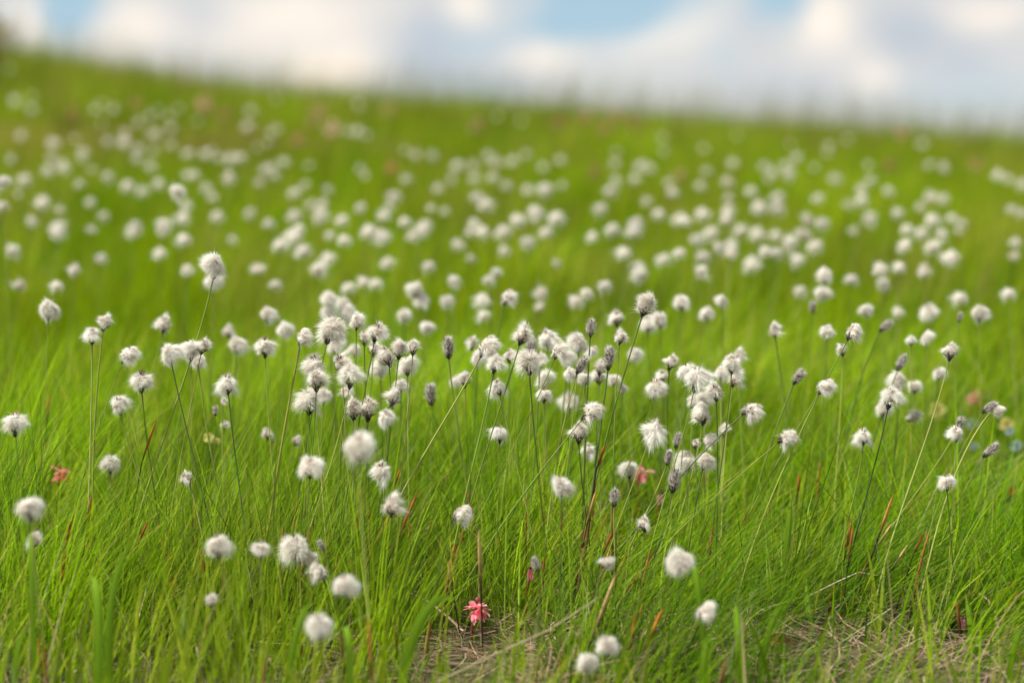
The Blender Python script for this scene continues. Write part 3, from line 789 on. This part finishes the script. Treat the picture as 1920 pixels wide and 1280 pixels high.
little_flower('pink_flower', 1826, 745, 34, 2.75, (.66, .36, .28), 'blurred pink flower at the right edge above the yellow ones', 'flower', 'pink flowers in the grass', 'bell', RS)
little_flower('pink_flower', 623, 240, 34, 6.2, (.72, .52, .44), 'blurred pinkish dot far up the slope left of centre', 'flower', 'pink flowers in the grass', 'bell', RS)
little_flower('pink_flower', 383, 195, 34, 7.6, (.60, .38, .28), 'blurred pinkish dot just below the skyline at left', 'flower', 'pink flowers in the grass', 'bell', RS)
little_flower('pink_flower', 735, 315, 30, 5.2, (.45, .24, .12), 'blurred rusty dot in the midslope white heads', 'flower', 'pink flowers in the grass', 'bell', RS)
for i_, (bx_, by_) in enumerate([(1157, 216), (894, 235), (138, 215), (255, 191), (600, 208), (1046, 232), (1097, 222), (731, 208), (1666, 309), (1831, 309), (1275, 330), (1115, 322), (560, 262), (590, 225), (1190, 235), (1135, 240), (1690, 250), (420, 215)]):
    little_flower('rusty_flower', bx_, by_, 30, 7.4 if by_ < 250 else 5.4, ((.40, .25, .13), (.44, .31, .18), (.34, .20, .10))[i_ % 3], f'blurred rusty brown flower head far up the slope, {round(bx_ / 19.2)} percent from left, {round(by_ / 12.8)} percent down', 'flower', 'rusty flower heads far up the slope', 'bell', GS)
little_flower('yellow_flower', 392, 820, 22, 2.3, YEL, 'larger pale yellow flower of the pair below the small grey heads', 'flower', 'yellow flowers in the grass', 'cup', GS)
little_flower('yellow_flower', 407, 826, 14, 2.3, YEL, 'smaller pale yellow flower of the pair below the small grey heads', 'flower', 'yellow flowers in the grass', 'cup', GS)
little_flower('yellow_flower', 1757, 768, 34, 2.7, YEL, 'largest blurred yellow flower, right side beside a white head', 'flower', 'yellow flowers in the grass', 'cup', GS)
little_flower('yellow_flower', 1886, 795, 30, 2.7, YEL, 'blurred yellow flower under the two joined heads at right edge', 'flower', 'yellow flowers in the grass', 'cup', GS)
little_flower('yellow_flower', 1896, 920, 18, 2.4, (.75, .42, .06), 'small orange-yellow flower low at the right edge', 'flower', 'yellow flowers in the grass', 'cup', GS)
little_flower('blue_flower', 1905, 835, 24, 2.6, BLUE, 'pale blue flower at the right edge, rightmost', 'flower', 'blue flowers in the grass', 'cup', GS)
little_flower('blue_flower', 1893, 808, 18, 2.6, BLUE, 'pale blue flower right under the blurred yellow one', 'flower', 'blue flowers in the grass', 'cup', GS)
little_flower('blue_flower', 1822, 795, 24, 2.75, BLUE, 'pale blue flower left of the stems of the two joined heads', 'flower', 'blue flowers in the grass', 'cup', GS)
little_flower('blue_flower', 1826, 836, 18, 2.6, BLUE, 'small pale blue flower below and left of the joined heads', 'flower', 'blue flowers in the grass', 'cup', GS)

# ------------------------------------------------------------------ grass
GX, GY = 1920 // 6 + 80, 1280 // 6 + 80
dm = np.full((GY, GX), -1.0)
for (x, y, rad, d) in cull_px:
    x0, x1, y0, y1 = [int(v) for v in ((x - rad) / 6 + 40, (x + rad) / 6 + 41, (y - rad) / 6 + 40, (y + rad) / 6 + 41)]
    for j in range(max(y0, 0), min(y1, GY - 1) + 1):
        for i in range(max(x0, 0), min(x1, GX - 1) + 1):
            if ((i - 40) * 6 + 3 - x) ** 2 + ((j - 40) * 6 + 3 - y) ** 2 < rad * rad:
                dm[j, i] = max(dm[j, i], d)

def centre_lines(base, az, th0, th1, L, K):
    n = len(base)
    P = np.zeros((n, K, 3)); P[:, 0] = base
    h = np.stack([np.cos(az), np.sin(az), np.zeros(n)], 1)
    for i in range(1, K):
        s = (i - .5) / (K - 1)
        th = th0 + th1 * s ** 1.5
        P[:, i] = P[:, i - 1] + (h * np.sin(th)[:, None] + np.array((0, 0, 1.)) * np.cos(th)[:, None]) * (L / (K - 1))[:, None]
    return P

def ribbons(P, wid, face, cols, tipc=None, prof=None, fold=0.0):
    n, K, _ = P.shape
    side = np.stack([np.cos(face), np.sin(face), np.zeros(n)], 1)
    V = np.zeros((n, 2 * K - 1, 3)); C = np.zeros((n, 2 * K - 1, 3))
    for i in range(K):
        s = i / (K - 1)
        pr = (1 - s ** 2.2) if prof is None else prof(s)
        w = (wid * max(pr, .0))[:, None]
        cc = cols if tipc is None else cols * (1 - max(0, (s - .55) / .45)) + tipc * max(0, (s - .55) / .45)
        if i < K - 1:
            V[:, 2 * i] = P[:, i] - side * w; V[:, 2 * i + 1] = P[:, i] + side * w
            C[:, 2 * i] = cc; C[:, 2 * i + 1] = cc
        else:
            V[:, 2 * i] = P[:, i]; C[:, 2 * i] = cc
    base = (np.arange(n) * (2 * K - 1))[:, None]
    Q = np.concatenate([base + np.array([[2 * i, 2 * i + 1, 2 * i + 3, 2 * i + 2]]) for i in range(K - 2)])
    T = base + np.array([[2 * K - 4, 2 * K - 3, 2 * K - 2]])
    return V.reshape(-1, 3), Q, T, C.reshape(-1, 3)

def clear_heads(P, keep=.06):
    """True for blades that do not cross a head behind them"""
    n, K, _ = P.shape
    bad = np.zeros(n, bool)
    Pm = np.concatenate([P, (P[:, 1:] + P[:, :-1]) / 2], 1)
    for k in range(Pm.shape[1]):
        Q = Pm[:, k] - CAM
        d = np.maximum(Q @ FW, .05)
        px = 960 + F * Q[:, 0] / d; py = 640 - F * (Q @ UP) / d
        i = np.clip((px / 6 + 40).astype(int), 0, GX - 1); j = np.clip((py / 6 + 40).astype(int), 0, GY - 1)
        bad |= (dm[j, i] > d + .005)
    return ~bad | (rng.random(n) < keep)

class Bag:
    def __init__(s): s.V, s.Q, s.T, s.C, s.n = [], [], [], [], 0
    def add(s, V, Q, T, C):
        s.V.append(V); s.C.append(C); s.Q.append(Q + s.n); s.T.append(T + s.n); s.n += len(V)
    def build(s, name, mat):
        return link(name, new_mesh(name, np.concatenate(s.V), [np.concatenate(s.Q), np.concatenate(s.T)], np.concatenate(s.C), [mat]))

def patch_noise(x, y, f, seed):
    r = np.random.default_rng(seed); v = 0
    for k in range(6):
        a = r.uniform(0, 6.28); fr = f * r.uniform(.6, 1.7); ph = r.uniform(0, 6.28)
        v = v + np.sin((x * math.cos(a) + y * math.sin(a)) * fr + ph)
    return v / 6

def bare(x, y):
    """0..1, how open the turf is (straw showing)"""
    q = np.exp(-((x - .16) / .26) ** 2 - ((y - 1.86) / .13) ** 2) + np.exp(-((x - .02) / .16) ** 2 - ((y - 1.93) / .09) ** 2) * .7
    q = q + np.exp(-((x - .30) / .16) ** 2 - ((y - 1.97) / .08) ** 2) * .7
    q = .97 * q * (.78 + .30 * np.clip(patch_noise(x, y, 16, 9) * 2.5, -1, 1))
    return np.clip(q + .5 * np.clip(patch_noise(x, y, 6, 5) - .25, 0, 1), 0, .88)

def sample_area(n, y0, y1, ka=.30, kb=.12):
    y = np.sqrt(rng.uniform(y0 * y0, y1 * y1, n))
    x = rng.uniform(-1, 1, n) * (ka * y + kb)
    return x, y

THIN = np.array([(.066, .150, .001), (.115, .235, .001), (.175, .315, .001), (.036, .085, .004), (.23, .36, .002), (.30, .37, .02)])
WIDE = np.array([(.17, .28, .005), (.21, .32, .005), (.13, .23, .005), (.24, .33, .015)])
THIN = THIN * np.array((1.17, 1.19, 1.2))
WIDE = WIDE * np.array((1.1, 1.0, 1.2))
MIDC = np.array([(.133, .245, .0), (.163, .272, .0), (.080, .170, .0), (.19, .27, .0), (.21, .22, .002)])
grass = Bag()

def tinted(x, y, cols):
    a = np.clip(patch_noise(x, y, 3.2, 21) * 2.2 - .25, 0, 1)[:, None]
    b = np.clip(patch_noise(x, y, 2.1, 33) * 2.4 - .5, 0, 1)[:, None]
    c = np.clip(patch_noise(x, y, 4.4, 44) * 2.2 - .3, 0, 1)[:, None]
    a = a * np.where(y > 3, 1.25, 1)[:, None]; cols = cols * (1 - .45 * a) + cols * np.array((.50, .66, .8)) * .45 * a
    b = b * np.clip((y - 2.3) / 1.2, .15, 1)[:, None]
    cols = cols * (1 - .7 * b) + np.array((.22, .15, .045)) * .7 * b
    e = patch_noise(x, y, 15, 71); g2 = patch_noise(x, y, 11, 83)
    m1 = (np.clip(e * 2.8 - .35, 0, 1) * np.clip((y - 2.5) / 1.5, .1, 1))[:, None]
    m2 = np.clip(g2 * 2.6 - .35, 0, 1)[:, None]
    cols = cols * (1 - .6 * m1) + np.array((.26, .17, .07)) * .6 * m1
    cols = cols * (1 - m2 * np.array((.50, .38, .2)))
    return cols * (1 + .35 * c * np.array((1.1, 1, .8)))
def add_blades(x, y, az, th0, th1, L, wid, cols, K, keep=.06, tip=None, prof=None, zoff=0.0):
    cols = tinted(x, y, cols)
    base = np.stack([x, y, ground(x, y) - .003 + zoff], 1)
    P = centre_lines(base, az, th0, th1, L, K)
    ok = clear_heads(P, keep)
    P = P[ok]; n = len(P)
    face = rng.uniform(0, math.pi, n)
    grass.add(*ribbons(P, wid[ok], face, cols[ok], None if tip is None else tip[ok], prof))

def tussocks(nt_, y0, y1, per, K, spread, Lm, wmul, pal, keep=.06, dens=True):
    tx, ty = sample_area(nt_, y0, y1)
    if dens:
        k = rng.random(nt_) > bare(tx, ty)
        tx, ty = tx[k], ty[k]
    n = len(tx)
    tl = rng.uniform(.75, 1.2, n); ta = rng.normal(0, .35, n)
    tc_ = pal[rng.integers(0, len(pal), n)]
    cnt = rng.integers(int(per * .6), int(per * 1.4), n)
    i = np.repeat(np.arange(n), cnt); m = len(i)
    a = rng.uniform(0, 2 * math.pi, m); rr = np.abs(rng.normal(0, spread, m))
    x = tx[i] + np.cos(a) * rr; y = ty[i] + np.sin(a) * rr
    # fan outwards, combed to the right by the wind
    vx = np.cos(a) * .8 + .50 + .9 * np.clip(tx[i] + .2, 0, .5) + ta[i]; vy = np.sin(a) * .8
    az = np.arctan2(vy, vx) + rng.normal(0, .35, m)
    amt = np.hypot(vx, vy)
    th0 = np.clip(rng.normal(.10, .13, m) + .24 * amt, 0, 1.1)
    if y1 < 3.5: th0 = np.clip(th0 + .38 * np.clip((tx[i] + .14) / .25, -.1, 1) * rng.uniform(.4, 1.2, m), 0, 1.2)
    th1 = np.clip(rng.normal(.22, .25, m) + .16 * amt, -.2, 1.8)
    L = Lm * tl[i] * rng.uniform(.5, 1.25, m)
    w = rng.uniform(.00035, .00062, m) * wmul
    cols = (tc_[i] * .45 + pal[rng.integers(0, len(pal), m)] * .55) * rng.uniform(.5, 1.5, m)[:, None]
    tip = cols.copy()
    br = rng.random(m) < .11
    tip[br] = np.array((.42, .26, .08)) * rng.uniform(.7, 1.2, (br.sum(), 1))
    add_blades(x, y, az, th0, th1, L, w, cols, K, keep, tip)

tussocks(90, 1.15, 1.75, 26, 6, .022, .090, 1.0, THIN)
tussocks(190, 1.75, 2.05, 40, 6, .022, .130, 1.1, THIN)
tussocks(430, 2.02, 3.3, 40, 6, .022, .145, 1.3, THIN)
tussocks(100, 1.85, 2.45, 70, 8, .018, .165, 1.3, THIN[:5])
DARK = np.array([(.030, .095, .002), (.055, .140, .002), (.11, .26, .002), (.24, .36, .03), (.16, .30, .01)])
tussocks(95, 1.93, 2.14, 60, 9, .020, .165, 1.0, DARK, dens=False)
tussocks(1900, 3.3, 7.0, 30, 4, .035, .155, 2.0, MIDC)
tussocks(3600, 7.0, 17.0, 22, 4, .06, .165, 4.2, MIDC, dens=False)

def loose(n, y0, y1, Lm, w0, w1, pal, K, lean=.3, keep=.06, prof=None):
    x, y = sample_area(n, y0, y1)
    k = rng.random(n) > bare(x, y) * .88
    x, y = x[k], y[k]; n = len(x)
    az = rng.normal(.0, 1.3, n)
    cols = pal[rng.integers(0, len(pal), n)] * rng.uniform(.75, 1.25, n)[:, None]
    add_blades(x, y, az, np.abs(rng.normal(lean * .5, .15, n)), np.abs(rng.normal(lean, .35, n)), Lm * rng.uniform(.45, 1.2, n), rng.uniform(w0, w1, n), cols, K, keep, None, prof)

wideprof = lambda s: (.55 + .9 * s - 1.45 * s ** 3) if s < 1 else 0
loose(3000, 1.1, 1.85, .065, .0004, .0010, THIN, 5)
loose(5200, 1.85, 3.3, .10, .0004, .0013, THIN, 5, .45)
loose(480, 1.25, 1.95, .10, .0009, .0022, WIDE, 7, .25, .03, wideprof)
loose(2300, 1.9, 3.3, .11, .0012, .0028, WIDE, 7, .35, .03, wideprof)
loose(9000, 2.4, 3.6, .12, .0006, .0014, MIDC, 4)
loose(26000, 3.3, 7.5, .12, .0009, .0022, MIDC, 4)
loose(34000, 7.0, 17.0, .12, .0022, .0050, MIDC, 3)
def front_left(n):
    x, y = sample_area(n, 1.25, 1.95)
    k = rng.random(n) < np.clip((-.02 - x) / .12, 0, 1)
    x, y = x[k], y[k]; n = len(x)
    cols = WIDE[rng.integers(0, 4, n)] * rng.uniform(.75, 1.15, n)[:, None]
    add_blades(x, y, rng.normal(.2, 1.2, n), np.abs(rng.normal(.12, .12, n)), np.abs(rng.normal(.25, .25, n)), .14 * rng.uniform(.5, 1.1, n), rng.uniform(.0010, .0022, n), cols, 7, .03, None, wideprof)
front_left(500)
n_ = 120
x_, y_ = rng.uniform(-.25, .48, n_), rng.uniform(1.72, 2.05, n_)
add_blades(x_, y_, rng.normal(.3, 1.2, n_), np.abs(rng.normal(.15, .12, n_)), np.abs(rng.normal(.3, .3, n_)), rng.uniform(.04, .11, n_), rng.uniform(.0010, .0024, n_), WIDE[rng.integers(0, 4, n_)] * rng.uniform(.8, 1.15, n_)[:, None], 7, .03, None, wideprof)
# thin tall culms that break the skyline
loose(9000, 8.0, 15.0, .34, .0007, .0015, np.array([(.10, .15, .01), (.18, .17, .03), (.12, .16, .01)]), 5, .2, .02)
loose(1700, 1.4, 3.3, .11, .0003, .0009, np.array([(.42, .32, .17), (.34, .24, .11), (.50, .42, .24)]), 6, .5)      # dead blades still standing
loose(1400, 1.75, 3.0, .15, .0004, .0009, np.array([(.24, .33, .06), (.30, .36, .12), (.05, .12, .01)]), 8, .6)
# tiny undergrowth
loose(5000, 1.3, 3.0, .03, .0004, .0010, THIN, 4, .6, .2)
g = grass.build('grass', M_GRASS); g['kind'] = 'stuff'
tag(g, 'fine green meadow grass covering the whole slope', 'grass')

# ------------------------------------------------------------------ dead straw lying between the tufts
straw = Bag()
SP = np.array([(.33, .21, .135), (.25, .155, .10), (.46, .34, .235), (.14, .085, .055), (.38, .25, .17)])
def add_straw(n, y0, y1, L0, L1, w0, w1, zt, K=6, wgt=True):
    x, y = sample_area(n, y0, y1)
    if wgt:
        k = rng.random(n) < .18 + .95 * bare(x, y)
        x, y = x[k], y[k]; n = len(x)
    az = rng.normal(0, .9, n) + (rng.random(n) < .5) * math.pi
    L = rng.uniform(L0, L1, n)
    P = np.zeros((n, K, 3)); a = az.copy(); px, py = x.copy(), y.copy()
    z0 = rng.uniform(0, zt, n); lift = rng.normal(0, .010, n); arch = np.abs(rng.normal(0, .006, n)); turn = rng.normal(0, .25, n)
    for i in range(K):
        s = i / (K - 1)
        P[:, i, 0] = px; P[:, i, 1] = py
        P[:, i, 2] = ground(px, py) + .002 + np.maximum(z0 + lift * s + arch * math.sin(3.14 * s), 0)
        px = px + np.cos(a) * L / (K - 1); py = py + np.sin(a) * L / (K - 1); a = a + turn
    ok = clear_heads(P, .05); P = P[ok]; n = len(P)
    c = SP[rng.integers(0, len(SP), n)] * rng.uniform(.6, 1.2, n)[:, None]
    V, Q, T, C = ribbons(P, rng.uniform(w0, w1, n), rng.uniform(0, 3.14, n), c)
    # give each ribbon width in its own direction rather than all flat
    straw.add(V, Q, T, C)
add_straw(30000, 1.2, 2.6, .04, .14, .0003, .0008, .018)
add_straw(1100, 1.6, 2.4, .06, .14, .0010, .0019, .028)
add_straw(9000, 2.6, 6.0, .06, .16, .0008, .0018, .03)
s = straw.build('dry_straw', M_STRAW); s['kind'] = 'stuff'
tag(s, 'tangled dead straw lying between the green tufts', 'straw')

# ------------------------------------------------------------------ single broad leaves that stand out     (foot x,y, mid x,y, tip x,y, distance, half width px)
LEAF = [((735,1290),(785,1170),(855,1123),1.72,12,'broad bright green leaf arching to the right at bottom centre'),
 ((225,1290),(205,1160),(255,1000),1.70,9,'long broad soft green blade rising left of centre foreground'),
 ((180,1290),(185,1170),(172,1080),1.66,11,'short blunt soft green blade in the left foreground'),
 ((335,1250),(343,1180),(347,1112),1.86,7,'pale grey-green upright blade in the left grass'),
 ((62,1120),(60,1070),(58,1010),1.72,7,'soft broad blade under a blurred head at far left'),
 ((1540,1240),(1518,1150),(1512,1085),1.96,8,'sharp bright broad blade tapering up at lower right'),
 ((1410,1285),(1435,1220),(1510,1232),1.9,6,'curled green blade bending over beside the red dead leaf'),
 ((1465,1080),(1476,1020),(1484,930),1.98,8,'narrow bright blade upright among grass right of centre'),
 ((1330,1180),(1310,1110),(1296,1060),1.80,8,'soft green blade right below a large blurred head'),
 ((1830,1240),(1822,1180),(1810,1110),1.94,9,'broad green blade at lower right before the pink bud'),
 ((1395,1290),(1385,1200),(1380,1130),1.78,9,'soft wide blade low right of centre'),
 ((1420,1270),(1440,1190),(1475,1130),1.80,8,'slanting wide blade next to the straw patch'),
 ((20,1290),(30,1240),(60,1180),1.62,7,'soft blade in the bottom left corner'),
 ((530,1270),(555,1190),(590,1130),1.72,8,'soft slanting blade below the white cluster'),
 ((1610,1290),(1620,1230),(1632,1170),1.9,6,'slim green blade standing in the straw patch'),
 ((1320,1290),(1320,1240),(1332,1200),1.72,9,'stubby soft blade at bottom right of centre'),
 ((1888,1290),(1900,1220),(1925,1170),1.8,9,'soft wide blade in the lower right corner'),
 ((650,1290),(655,1220),(640,1180),1.66,9,'soft blade under the lowest left blurred head')]
for (f, mpt, t, d, hw, lab) in LEAF:
    P0, P1, P2 = at(*f, d), at(*mpt, d - .01), at(*t, d + .01)
    base = np.array(P0); g0 = float(ground(base[0], base[1]))
    if base[2] > g0: base[2] = g0 - .003
    K = 12
    tt = np.linspace(0, 1, K)[:, None]
    mid = P1 * 2 - (base + P2) / 2
    S = (1 - tt) ** 2 * base + 2 * (1 - tt) * tt * mid + tt * tt * P2
    W = hw * d / F
    T = np.gradient(S, axis=0); T /= np.linalg.norm(T, axis=1, keepdims=True)
    view = np.array((.25, -1, .1)); view /= np.linalg.norm(view)
    V = []; C = []
    col = np.array((.17, .30, .015)) if 'pale' not in lab else np.array((.22, .32, .10))
    col = col * random.uniform(.85, 1.1)
    for i in range(K):
        s_ = i / (K - 1)
        sd_ = np.cross(T[i], view); sd_ /= np.linalg.norm(sd_)
        w = W * (.55 + .9 * s_ - 1.45 * s_ ** 3.2) if i < K - 1 else W * .02
        for k, dz_ in ((-1, 0), (-.5, .5), (0, .9), (.5, .5), (1, 0)):
            V.append(S[i] + sd_ * w * k - view * (-w * .35 * dz_))
            C.append(col * (1.0 if k else 1.25) * (1 - .1 * abs(math.sin(k * 9))))
    Q = [(5 * i + k, 5 * i + k + 1, 5 * i + k + 6, 5 * i + k + 5) for i in range(K - 1) for k in range(4)]
    o = link('grass_leaf', new_mesh('grass_leaf', np.array(V) - base, [np.array(Q)], np.array(C), [M_GRASS]))
    o.location = base
    tag(o, lab, 'grass leaf', 'broad single leaves in the foreground')

# long dry culm lying across the foreground, and a dead leaf
def culm(pts, rad, col, name, lab):
    S = []
    for a, b in zip(pts[:-1], pts[1:]):
        P, Q = at(*a), at(*b)
        for t in np.linspace(0, 1, 5)[:-1]: S.append(P * (1 - t) + Q * t)
    S.append(at(*pts[-1])); S = np.array(S)
    V, Q, C = tube(S, np.linspace(rad, rad * .5, len(S)), np.tile(col, (len(S), 1)), 6)
    b = S[0].copy()
    o = link(name, new_mesh(name, V - b, [Q], C, [M_STRAW])); o.location = b
    tag(o, lab, 'dry stalk', 'long dry stalks')
culm([(820, 1278, 1.72), (930, 1225, 1.74), (1030, 1180, 1.76), (1125, 1118, 1.78)], .0008, (.40, .33, .20), 'dry_stalk', 'long pale dry stalk lying slantwise across the bottom centre')
culm([(1480, 1278, 1.86), (1560, 1215, 1.88), (1620, 1175, 1.90), (1670, 1140, 1.91)], .0007, (.36, .40, .20), 'dry_stalk', 'thin grey-green stalk slanting across the lower right straw')
culm([(1520, 1115, 1.96), (1570, 1090, 1.97), (1610, 1072, 1.98), (1645, 1078, 1.98)], .0007, (.60, .52, .36), 'dry_stalk', 'curved cream dry stalk above the lower right straw')

def dead_leaf(x, y, w, d, lab):
    Pc = at(x, y, d); sz = w * d / F
    Pc[2] = max(Pc[2], float(ground(Pc[0], Pc[1])) + .01)
    V = []; n = 9
    for i in range(n):
        s_ = i / (n - 1)
        ww = math.sin(3.14 * min(s_ + .04, .98)) ** .7 * sz * .30
        for k in (-1, -.5, 0, .5, 1):
            V.append((sz * (s_ - .5) + random.uniform(-.001, .001), ww * k * .7, abs(k) * ww * .6 + .006 * math.sin(s_ * 5) + random.uniform(-.0006, .0006)))
    Q = [(5 * i + k, 5 * i + k + 1, 5 * i + k + 6, 5 * i + k + 5) for i in range(n - 1) for k in range(4)]
    C = [np.array((.22, .055, .022)) * random.uniform(.6, 1.2) for _ in V]
    o = link('dead_leaf', new_mesh('dead_leaf', np.array(V), [np.array(Q)], np.array(C), [M_SCALE]))
    o.location = Pc; o.rotation_euler = (R(50), R(-8), .2)
    tag(o, lab, 'dead leaf', 'fallen brown leaves')
dead_leaf(1468, 1242, 62, 1.93, 'larger red-brown dead leaf lying in the straw at lower right')
dead_leaf(1912, 1262, 40, 1.9, 'smaller red-brown dead leaf in the lower right corner')

# ------------------------------------------------------------------ shrub on the crest at the far left
def shrub(x, y, d, hgt, wid, lab):
    P = at(x, y, d); gz = float(ground(P[0], P[1])); B = np.array((P[0], P[1], gz - .02))
    r = np.random.default_rng(3)
    ro = thing('shrub', B, lab, 'shrub')
    VV, QQ, CC, n0 = [], [], [], 0
    tips = []
    for i in range(16):
        a = r.uniform(0, 6.28); e = np.array((math.cos(a) * wid * r.uniform(.1, .5), math.sin(a) * wid * r.uniform(.1, .5), hgt * r.uniform(.6, 1)))
        S = bezier(np.zeros(3), np.array((0, 0, hgt * .3)), e * np.array((.6, .6, .6)), e, 7)
        V, Q, C = tube(S, np.linspace(.006, .0015, 7), np.tile((.10, .07, .04), (7, 1)), 5)
        VV.append(V); QQ.append(Q + n0); CC.append(C); n0 += len(V)
        tips += [S[k] + r.normal(0, .03, 3) for k in range(2, 7) for _ in range(16)]
    link('branches', new_mesh('branches', np.concatenate(VV), [np.concatenate(QQ)], np.concatenate(CC), [M_SCALE]), ro)
    tips = np.array(tips); n = len(tips)
    D = r.normal(0, 1, (n, 3)); D[:, 2] += .5
    V, Q, T, s_ = strands(tips, D, r.uniform(.02, .05, n), r.normal(0, .2, (n, 3)), r.uniform(.005, .010, n), r)
    c = np.repeat(np.array((.22, .19, .06)) * r.uniform(.6, 1.3, (n, 1)), 7, axis=0)
    link('foliage', new_mesh('foliage', V, [Q, T], c, [M_GRASS]), ro)
shrub(-50, 90, 9.5, .40, .36, 'blurred olive-brown low shrub at the top left corner on the crest')
